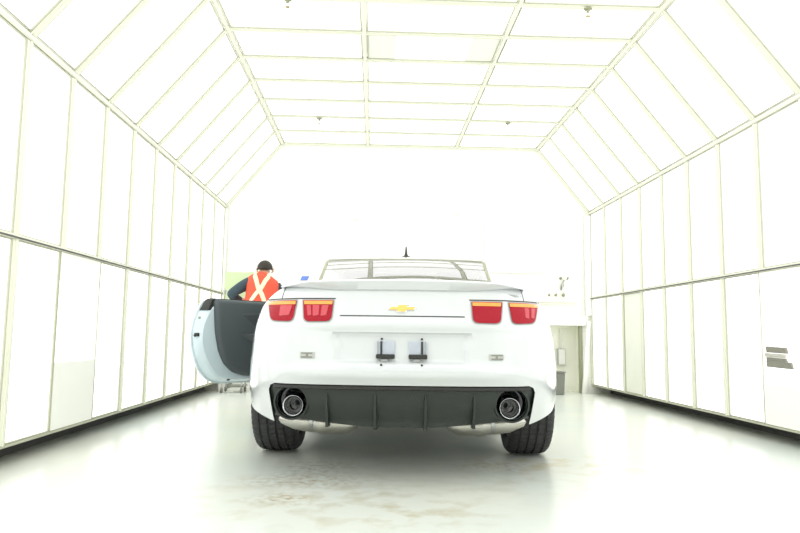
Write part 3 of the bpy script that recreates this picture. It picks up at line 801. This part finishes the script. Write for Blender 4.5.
# dark line where roof meets the rear window
m = MB(); m.tube([(x/20*.60, .825, fzt(.825)-.0125*(x/20)**2+.001) for x in range(-20, 21)], .0035, 6); m.obj('window_seal', M['gasket'], car)
an = MB(); an.lathe([(0, 0), (.046, 0), (.044, .018), (.036, .026), (.018, .036), (.011, .048), (.008, .08), (.005, .112), (0, .113)], (0, 0, 0), (0, 0, 1), 18)
o = an.obj('antenna', M['black'], car, 40); o.location = (0, 1.33, fzt(1.33)-.003)
# cabin
MB().box(-.655, .655, .26, 2.34, .302, .33).obj('cabin_floor', M['cabin'], car)
m = MB(); m.hexa([(-.655, 1.95, .55), (.655, 1.95, .55), (.655, 2.34, .55), (-.655, 2.34, .55), (-.655, 2.02, .93), (.655, 2.02, .93), (.655, 2.34, .955), (-.655, 2.34, .955)])
bevel(m.obj('dashboard', M['cabin'], car), .03, 3)
for s in (-1, 1):
    st = bevel(MB().box(s*.35-.25, s*.35+.25, 1.0, 1.5, .331, .52).obj('seat', M['trim'], car), .05, 3)
    m = MB(); m.hexa([(s*.35-.24, .86, .50), (s*.35+.24, .86, .50), (s*.35+.24, 1.02, .50), (s*.35-.24, 1.02, .50), (s*.35-.20, .66, 1.05), (s*.35+.20, .66, 1.05), (s*.35+.20, .76, 1.05), (s*.35-.20, .76, 1.05)])
    bevel(m.obj('backrest', M['trim'], st), .04, 3)
    bevel(MB().box(s*.35-.12, s*.35+.12, .66, .74, 1.07, 1.20).obj('headrest', M['trim'], st), .03, 3)
m = MB(); n = 28; m.tube([(-.35+.175*math.cos(2*PI*k/n), 1.80+.05*math.sin(2*PI*k/n), .86+.17*math.sin(2*PI*k/n)) for k in range(n+1)], .014, 8)
for a in (.2, PI-.2, 1.5*PI): m.tube([(-.35, 1.83, .86), (-.35+.17*math.cos(a), 1.80+.05*math.sin(a), .86+.165*math.sin(a))], .012, 6)
m.tube([(-.35, 1.83, .86), (-.35, 2.05, .78)], .03, 8); m.obj('steering_wheel', M['cabin'], car, 40)
# wing mirror on the right-hand door
m = MB(); m.hexa([(.86, 2.00, .93), (1.02, 2.02, .93), (1.0, 2.10, .94), (.86, 2.08, .94), (.87, 2.0, 1.05), (1.01, 2.02, 1.04), (.99, 2.09, 1.03), (.87, 2.08, 1.04)])
bevel(m.obj('wing_mirror', M['paint'], car), .02, 3)

# open left door: s runs from the hinge to the trailing edge, n towards the cabin
PHI = math.radians(37)
door = empty('door', (-.885, 1.95, 0)); door.parent = car
door.rotation_euler = (0, 0, -PHI)         # local -y is the way to the trailing edge, +x faces the cabin
DO = [(0.0, .985), (0.0, .40), (.06, .365), (.60, .355), (1.00, .362), (1.09, .385), (1.155, .44), (1.21, .53), (1.245, .63), (1.255, .72), (1.24, .82), (1.20, .92), (1.155, .985)]
DO = [(s*1.05, z if z > .7 else .985-(.985-z)*1.07) for s, z in DO]
def scale_in(P, d, dz=None):
    cs_, cz_ = .6, .68; out = []
    for s, z in P: out.append((s-(d if s > .6 else -d)*min(1, abs(s-cs_)/.4), z-(d if z > .68 else -d)*min(1, abs(z-cz_)/.25)))
    return out
def loft(layers, close=True):
    m = MB(); n = len(layers[0][1])
    for xo, P in layers: m.v += [(xo+ (b if (b := 0) else 0), -s, z) for s, z in P]
    for l in range(len(layers)-1):
        for k in range(n): k2 = (k+1) % n; m.f.append([l*n+k, l*n+k2, (l+1)*n+k2, (l+1)*n+k]); m.m.append(0)
    m.f.append(list(range(n))); m.m.append(0); m.f.append([(len(layers)-1)*n+k for k in reversed(range(n))]); m.m.append(0)
    return m
DR = round_poly(DO, .03, 2)
sk = loft([(-.035, scale_in(DR, .03)), (-.02, scale_in(DR, .005)), (0, DR), (.014, DR), (.018, scale_in(DR, .012)), (.095, scale_in(DR, .028)), (.108, scale_in(DR, .040))])
sk.obj('door_shell', M['jamb'], door, 35)
TO = [(.04, .985), (.04, .46), (.30, .38), (.86, .375), (.99, .41), (1.075, .48), (1.13, .58), (1.165, .72), (1.18, .86), (1.185, .992)]
TR = round_poly(TO, .03, 2)
loft([(.105, TR), (.135, scale_in(TR, .004)), (.150, scale_in(TR, .018)), (.154, scale_in(TR, .035))]).obj('trim_panel', M['trim'], door, 40)
# raised arm-rest wedge, pull handle, speaker grille
loft([(.150, [(.25, .74), (.95, .72), (.80, .62), (.30, .60)]), (.195, [(.28, .735), (.88, .715), (.77, .635), (.32, .62)]), (.205, [(.30, .73), (.84, .71), (.75, .645), (.34, .63)])]).obj('armrest', M['trim2'], door, 40)
loft([(.152, [(.50, .90), (.95, .88), (.80, .78), (.52, .775)]), (.158, [(.51, .895), (.93, .875), (.79, .785), (.53, .78)])]).obj('trim_insert', M['trim2'], door, 40)
m = MB(); m.tube([(.165, -.42, .80), (.19, -.46, .805), (.19, -.56, .80), (.165, -.60, .795)], .010, 8); m.obj('pull_handle', M['chrome'], door, 40)
m = MB(); m.lathe([(0, .012), (.085, .012), (.095, .0)], (.153, -.60, .52), (1, 0, 0), 28); m.obj('speaker_grille', M['cabin'], door, 40)
# belt seal along the top, black corner piece, latch and bolts on the shut face
MB().box(.02, .10, -1.19, 0, .982, .996).obj('belt_seal', M['black'], door)
ef = lambda s0, s1, z0, z1, x0, x1: MB().box(x0, x1, -s1, -s0, z0, z1)
m = MB(); m.hexa([(.018, -1.258, .90), (.105, -1.235, .90), (.105, -1.17, .90), (.018, -1.17, .90), (.03, -1.21, .988), (.105, -1.20, .988), (.105, -1.16, .988), (.03, -1.17, .988)]); bevel(m.obj('corner_cover', M['black'], door), .005)
m = MB(); m.box(.045, .085, -1.308, -1.26, .695, .722); m.tube([(.055, -1.300, .70), (.055, -1.309, .71)], .014, 10); m.obj('latch', M['black'], door, 40)
for zz, s_ in ((.84, 1.27), (.655, 1.284)):
    m = MB(); m.tube([(.05, -s_+.02, zz), (.05, -s_-.006, zz)], .010, 10); m.obj('bolt', M['olive'], door, 40)
for s_, zz in ((1.13, .42), (1.01, .36)):
    m = MB(); m.lathe([(0, .006), (.016, .004), (.018, -.004)], (.100, -s_, zz), (1, 0, 0), 14)
    m.v = [(x, y*1 if True else y, z) for x, y, z in m.v]; m.obj('grommet', M['black'], door, 40)

# ------------------------------------------------------------------ PERSON
PB = Vector((-1.15, 6.58, 0))
person = empty('person', PB, 0, 'dark-haired person in orange-red vest with crossed pale stripes, leaning beyond the open car door', 'person')
V_ = []; E_ = []; RD = []
def jv(p, r, par=None):
    V_.append(p); RD.append(r if isinstance(r, tuple) else (r, r)); i = len(V_)-1
    if par is not None: E_.append((par, i))
    return i
roots = []
pel = jv((0, -.06, .84), (.150, .110)); roots.append(pel)
a = jv((.01, -.02, .97), (.130, .098), pel); b = jv((.018, .04, 1.09), (.132, .100), a); ch = jv((.022, .09, 1.19), (.136, .100), b)
uc = jv((.014, .125, 1.25), (.105, .085), ch); nk = jv((.016, .155, 1.315), .052, uc); hb = jv((.018, .185, 1.355), .060, nk)
hc = jv((.020, .205, 1.385), (.072, .085), hb); ht = jv((.020, .205, 1.42), (.062, .070), hc)
nse = jv((.020, .285, 1.355), (.016, .016), hc)
def finger(p0, dirs, r):
    i = jv(tuple(p0), r); roots.append(i); p = Vector(p0)
    for d in dirs: p = p+Vector(d); i = jv(tuple(p), r*.92, i)
def hand(wr, wi, fwd, side, dn, curl):
    wr = Vector(wr); fwd = Vector(fwd).normalized(); side = Vector(side); side = (side-fwd*side.dot(fwd)).normalized(); nrm = fwd.cross(side); 
    if nrm.dot(Vector(dn)) < 0: nrm = -nrm
    pm = wr+fwd*.045; i = jv(tuple(pm), (.034, .018), wi); j = jv(tuple(wr+fwd*.085), (.036, .015), i)
    for k, (o_, ln) in enumerate(((-.027, .066), (-.009, .076), (.009, .072), (.026, .056))):
        st = wr+fwd*.085+side*o_
        finger(st, [fwd*ln*.5+nrm*.006, fwd*ln*.3*(1-curl*.4)+nrm*ln*.25*curl*1.5, fwd*ln*.22*(1-curl)+nrm*ln*.3*curl], .0088)
    finger(wr+fwd*.03-side*.026, [fwd*.025-side*.022+nrm*.008, fwd*.028-side*.006+nrm*.01, fwd*.018+side*.004+nrm*.006], .0098)
# left arm: elbow out, hand in front of the waist; right arm reaching to the fender
ls = jv((-.12, .105, 1.235), .070, uc); le = jv((-.285, -.005, 1.105), .052, ls); lm = jv((-.245, .11, 1.075), .044, le); lw = jv((-.205, .215, 1.055), (.032, .028), lm)
hand((-.205, .215, 1.055), lw, (.35, .9, -.12), (1, -.3, 0), (0, 0, -1), .8)
rs = jv((.155, .185, 1.20), .044, uc); re = jv((.36, .22, 1.04), .048, rs); rw = jv((.565, .31, .955), (.030, .026), re)
hand((.565, .31, .955), rw, (.85, .35, -.18), (.3, -1, 0), (0, 0, -1), .25)
for s in (-1, 1):
    fx = .115; hp = jv((.04+s*.080, -.05, .78), (.092, .10), pel); kn = jv((fx*.75+s*.09, .03, .44), (.060, .062), hp); ak = jv((fx+s*.09, -.06, .09), .042, kn)
    jv((fx+s*.09, -.09, .045), .040, ak); t0 = jv((fx+s*.10, .06, .040), (.044, .036), ak); jv((fx+s*.105, .145, .033), (.036, .028), t0)
me = bpy.data.meshes.new('body'); me.from_pydata(V_, E_, [])
po = bpy.data.objects.new('body', me); C.objects.link(po)
sm = po.modifiers.new('skin', 'SKIN'); sm.use_smooth_shade = True
for i, r in enumerate(RD): me.skin_vertices[0].data[i].radius = r
for i in roots: me.skin_vertices[0].data[i].use_root = True
su = po.modifiers.new('sub', 'SUBSURF'); su.levels = 2; su.render_levels = 2
apply_mods(po)
for k in ('skin', 'shirt', 'trouser', 'shoe'): po.data.materials.append(M[k])
for p in po.data.polygons:
    x, y, z = p.center; p.use_smooth = True
    if z < .075: p.material_index = 3
    elif z < .90 and abs(x) < .25: p.material_index = 2
    elif z > 1.312 and abs(x) < .12: p.material_index = 0
    elif x < -.16 and y > .155 and z < 1.10: p.material_index = 0
    elif x > .52: p.material_index = 0
    else: p.material_index = 1
po.parent = person
# hair cap, ears, eyes, mouth
m = MB(); hcv = Vector((.020, .205, 1.392)); n1, n2 = 12, 28
for i in range(n1+1):
    ph = PI*i/n1*.56
    for k in range(n2):
        t = 2*PI*k/n2; front = max(0, math.sin(t)); p2 = ph*(1-.42*front)
        m.v.append(tuple(hcv+Vector((.079*math.sin(p2)*math.cos(t), .096*math.sin(p2)*math.sin(t)-.006, .086*math.cos(p2)-.004))))
for i in range(n1):
    for k in range(n2): m.f.append([i*n2+k, i*n2+(k+1) % n2, (i+1)*n2+(k+1) % n2, (i+1)*n2+k]); m.m.append(0)
o = m.obj('hair', M['hair'], person, 60, 1e-5); sd = o.modifiers.new('t', 'SOLIDIFY'); sd.thickness = .012; sd.offset = -1
for s in (-1, 1):
    m = MB(); m.tube([(.02+s*.070, .20, 1.345), (.02+s*.080, .205, 1.36), (.02+s*.084, .20, 1.382), (.02+s*.076, .21, 1.396), (.02+s*.070, .215, 1.38)], [.006, .009, .010, .008, .004], 8); m.obj('ear', M['skin'], person, 60)
    m = MB(); m.lathe([(0, .010), (.007, .007), (.010, 0), (.007, -.007), (0, -.010)], (.02+s*.030, .277, 1.382), (0, 1, 0), 12); m.obj('eye', M['eye'], person, 60)
m = MB(); m.tube([(-.004, .262, 1.318), (.02, .272, 1.316), (.044, .262, 1.318)], [.003, .006, .003], 6); m.obj('mouth', M['skin'], person, 60)
# vest over the torso
spine = [((0, -.055, .80), .176, .132), ((.01, -.02, .97), .150, .123), ((.018, .04, 1.09), .152, .124), ((.022, .085, 1.185), .158, .132), ((.022, .115, 1.245), .154, .122), ((.018, .135, 1.285), .112, .086), ((.016, .150, 1.322), .064, .066)]
def spt(t):
    t = max(0, min(len(spine)-1.0001, t)); i = int(t); u = t-i; u2 = u
    (p, a_, b_), (q, c_, d_) = spine[i], spine[i+1]; p = Vector(p); q = Vector(q)
    ax = (Vector(spine[min(i+1, len(spine)-1)][0])-Vector(spine[max(i-0, 0)][0])).normalized()
    return p.lerp(q, u), a_+(c_-a_)*u, b_+(d_-b_)*u, Vector((0, ax.z, -ax.y))
def tors(t, th, off=0):
    c_, rx, ry, nb = spt(t); tilt = -.05*(t/6)
    ce, se = math.cos(th), math.sin(th); k = 2.5
    x = math.copysign(abs(ce)**(2/k), ce)*(rx+off); y = math.copysign(abs(se)**(2/k), se)*(ry+off)
    q = c_+Vector((1, 0, 0))*x+nb*y
    q.z -= .13*x*sst(2.5, 4.5, t); return q      # right shoulder dropped a little
m = MB(); n1, n2 = 36, 48
for i in range(n1+1):
    for k in range(n2): m.v.append(tuple(tors(6*i/n1, 2*PI*k/n2)))
for i in range(n1):
    for k in range(n2): m.f.append([i*n2+k, i*n2+(k+1) % n2, (i+1)*n2+(k+1) % n2, (i+1)*n2+k]); m.m.append(0)
vest = m.obj('vest', M['vest'], person, 60); sd = vest.modifiers.new('t', 'SOLIDIFY'); sd.thickness = .006; sd.offset = -1
vest['label'] = 'orange-red vest with pale crossed stripes'
def stripe(path, w):
    m = MB(); n = 40
    P = []
    for i in range(n+1):
        u = i/n*(len(path)-1); j = min(int(u), len(path)-2); f_ = u-j; P.append((path[j][0]+(path[j+1][0]-path[j][0])*f_, path[j][1]+(path[j+1][1]-path[j][1])*f_))
    C0 = [tors(t, th, .004) for t, th in P]
    for i in range(n+1):
        d = (C0[min(i+1, n)]-C0[max(i-1, 0)]).normalized(); c_, rx, ry, nb = spt(P[i][0]); nn = (C0[i]-c_).normalized(); sd_ = d.cross(nn).normalized()
        for a_, o_ in ((-w, -.012), (-w, .002), (0, .004), (w, .002), (w, -.012)): m.v.append(tuple(C0[i]+sd_*a_+nn*o_))
    for i in range(n):
        for k in range(4): m.f.append([i*5+k, i*5+k+1, (i+1)*5+k+1, (i+1)*5+k]); m.m.append(0)
    m.obj('reflective_stripe', M['stripe'], vest, 60)
hp2 = -PI/2
stripe([(5.3, hp2+.62), (4.4, hp2+.46), (2.0, hp2), (1.3, hp2-.28), (.3, hp2-.7)], .021)
stripe([(5.3, hp2-.62), (4.4, hp2-.46), (2.0, hp2), (1.3, hp2+.28), (.3, hp2+.7)], .021)
stripe([(.7, hp2+k*PI/6) for k in range(13)], .024)

# ------------------------------------------------------------------ camera, world, view
cam = bpy.data.cameras.new('camera'); cam.lens = 655.94/800*36; cam.sensor_width = 36; cam.clip_start = .05
co = bpy.data.objects.new('camera', cam); C.objects.link(co)
yaw, pitch, roll = .0388, .1038, .0122
r = Vector((math.cos(yaw), -math.sin(yaw), 0)); f0 = Vector((math.sin(yaw), math.cos(yaw), 0)); up = Vector((0, 0, 1))
fw_ = f0*math.cos(pitch)+up*math.sin(pitch); u_ = -f0*math.sin(pitch)+up*math.cos(pitch)
R = r*math.cos(roll)+u_*math.sin(roll); U = -r*math.sin(roll)+u_*math.cos(roll)
co.matrix_world = Matrix(((R.x, U.x, -fw_.x, 0), (R.y, U.y, -fw_.y, 0), (R.z, U.z, -fw_.z, .726), (0, 0, 0, 1)))
sc = bpy.context.scene; sc.camera = co
w = bpy.data.worlds.new('world'); sc.world = w; w.use_nodes = True
w.node_tree.nodes['Background'].inputs[0].default_value = (1, 1, 1, 1); w.node_tree.nodes['Background'].inputs[1].default_value = .3
sc.view_settings.view_transform = 'Standard'; sc.view_settings.look = 'None'
sc.view_settings.exposure = 0; sc.view_settings.gamma = 1; sc.view_settings.use_curve_mapping = False
sc.cycles.max_bounces = 10; sc.cycles.diffuse_bounces = 8; sc.cycles.use_denoising = True
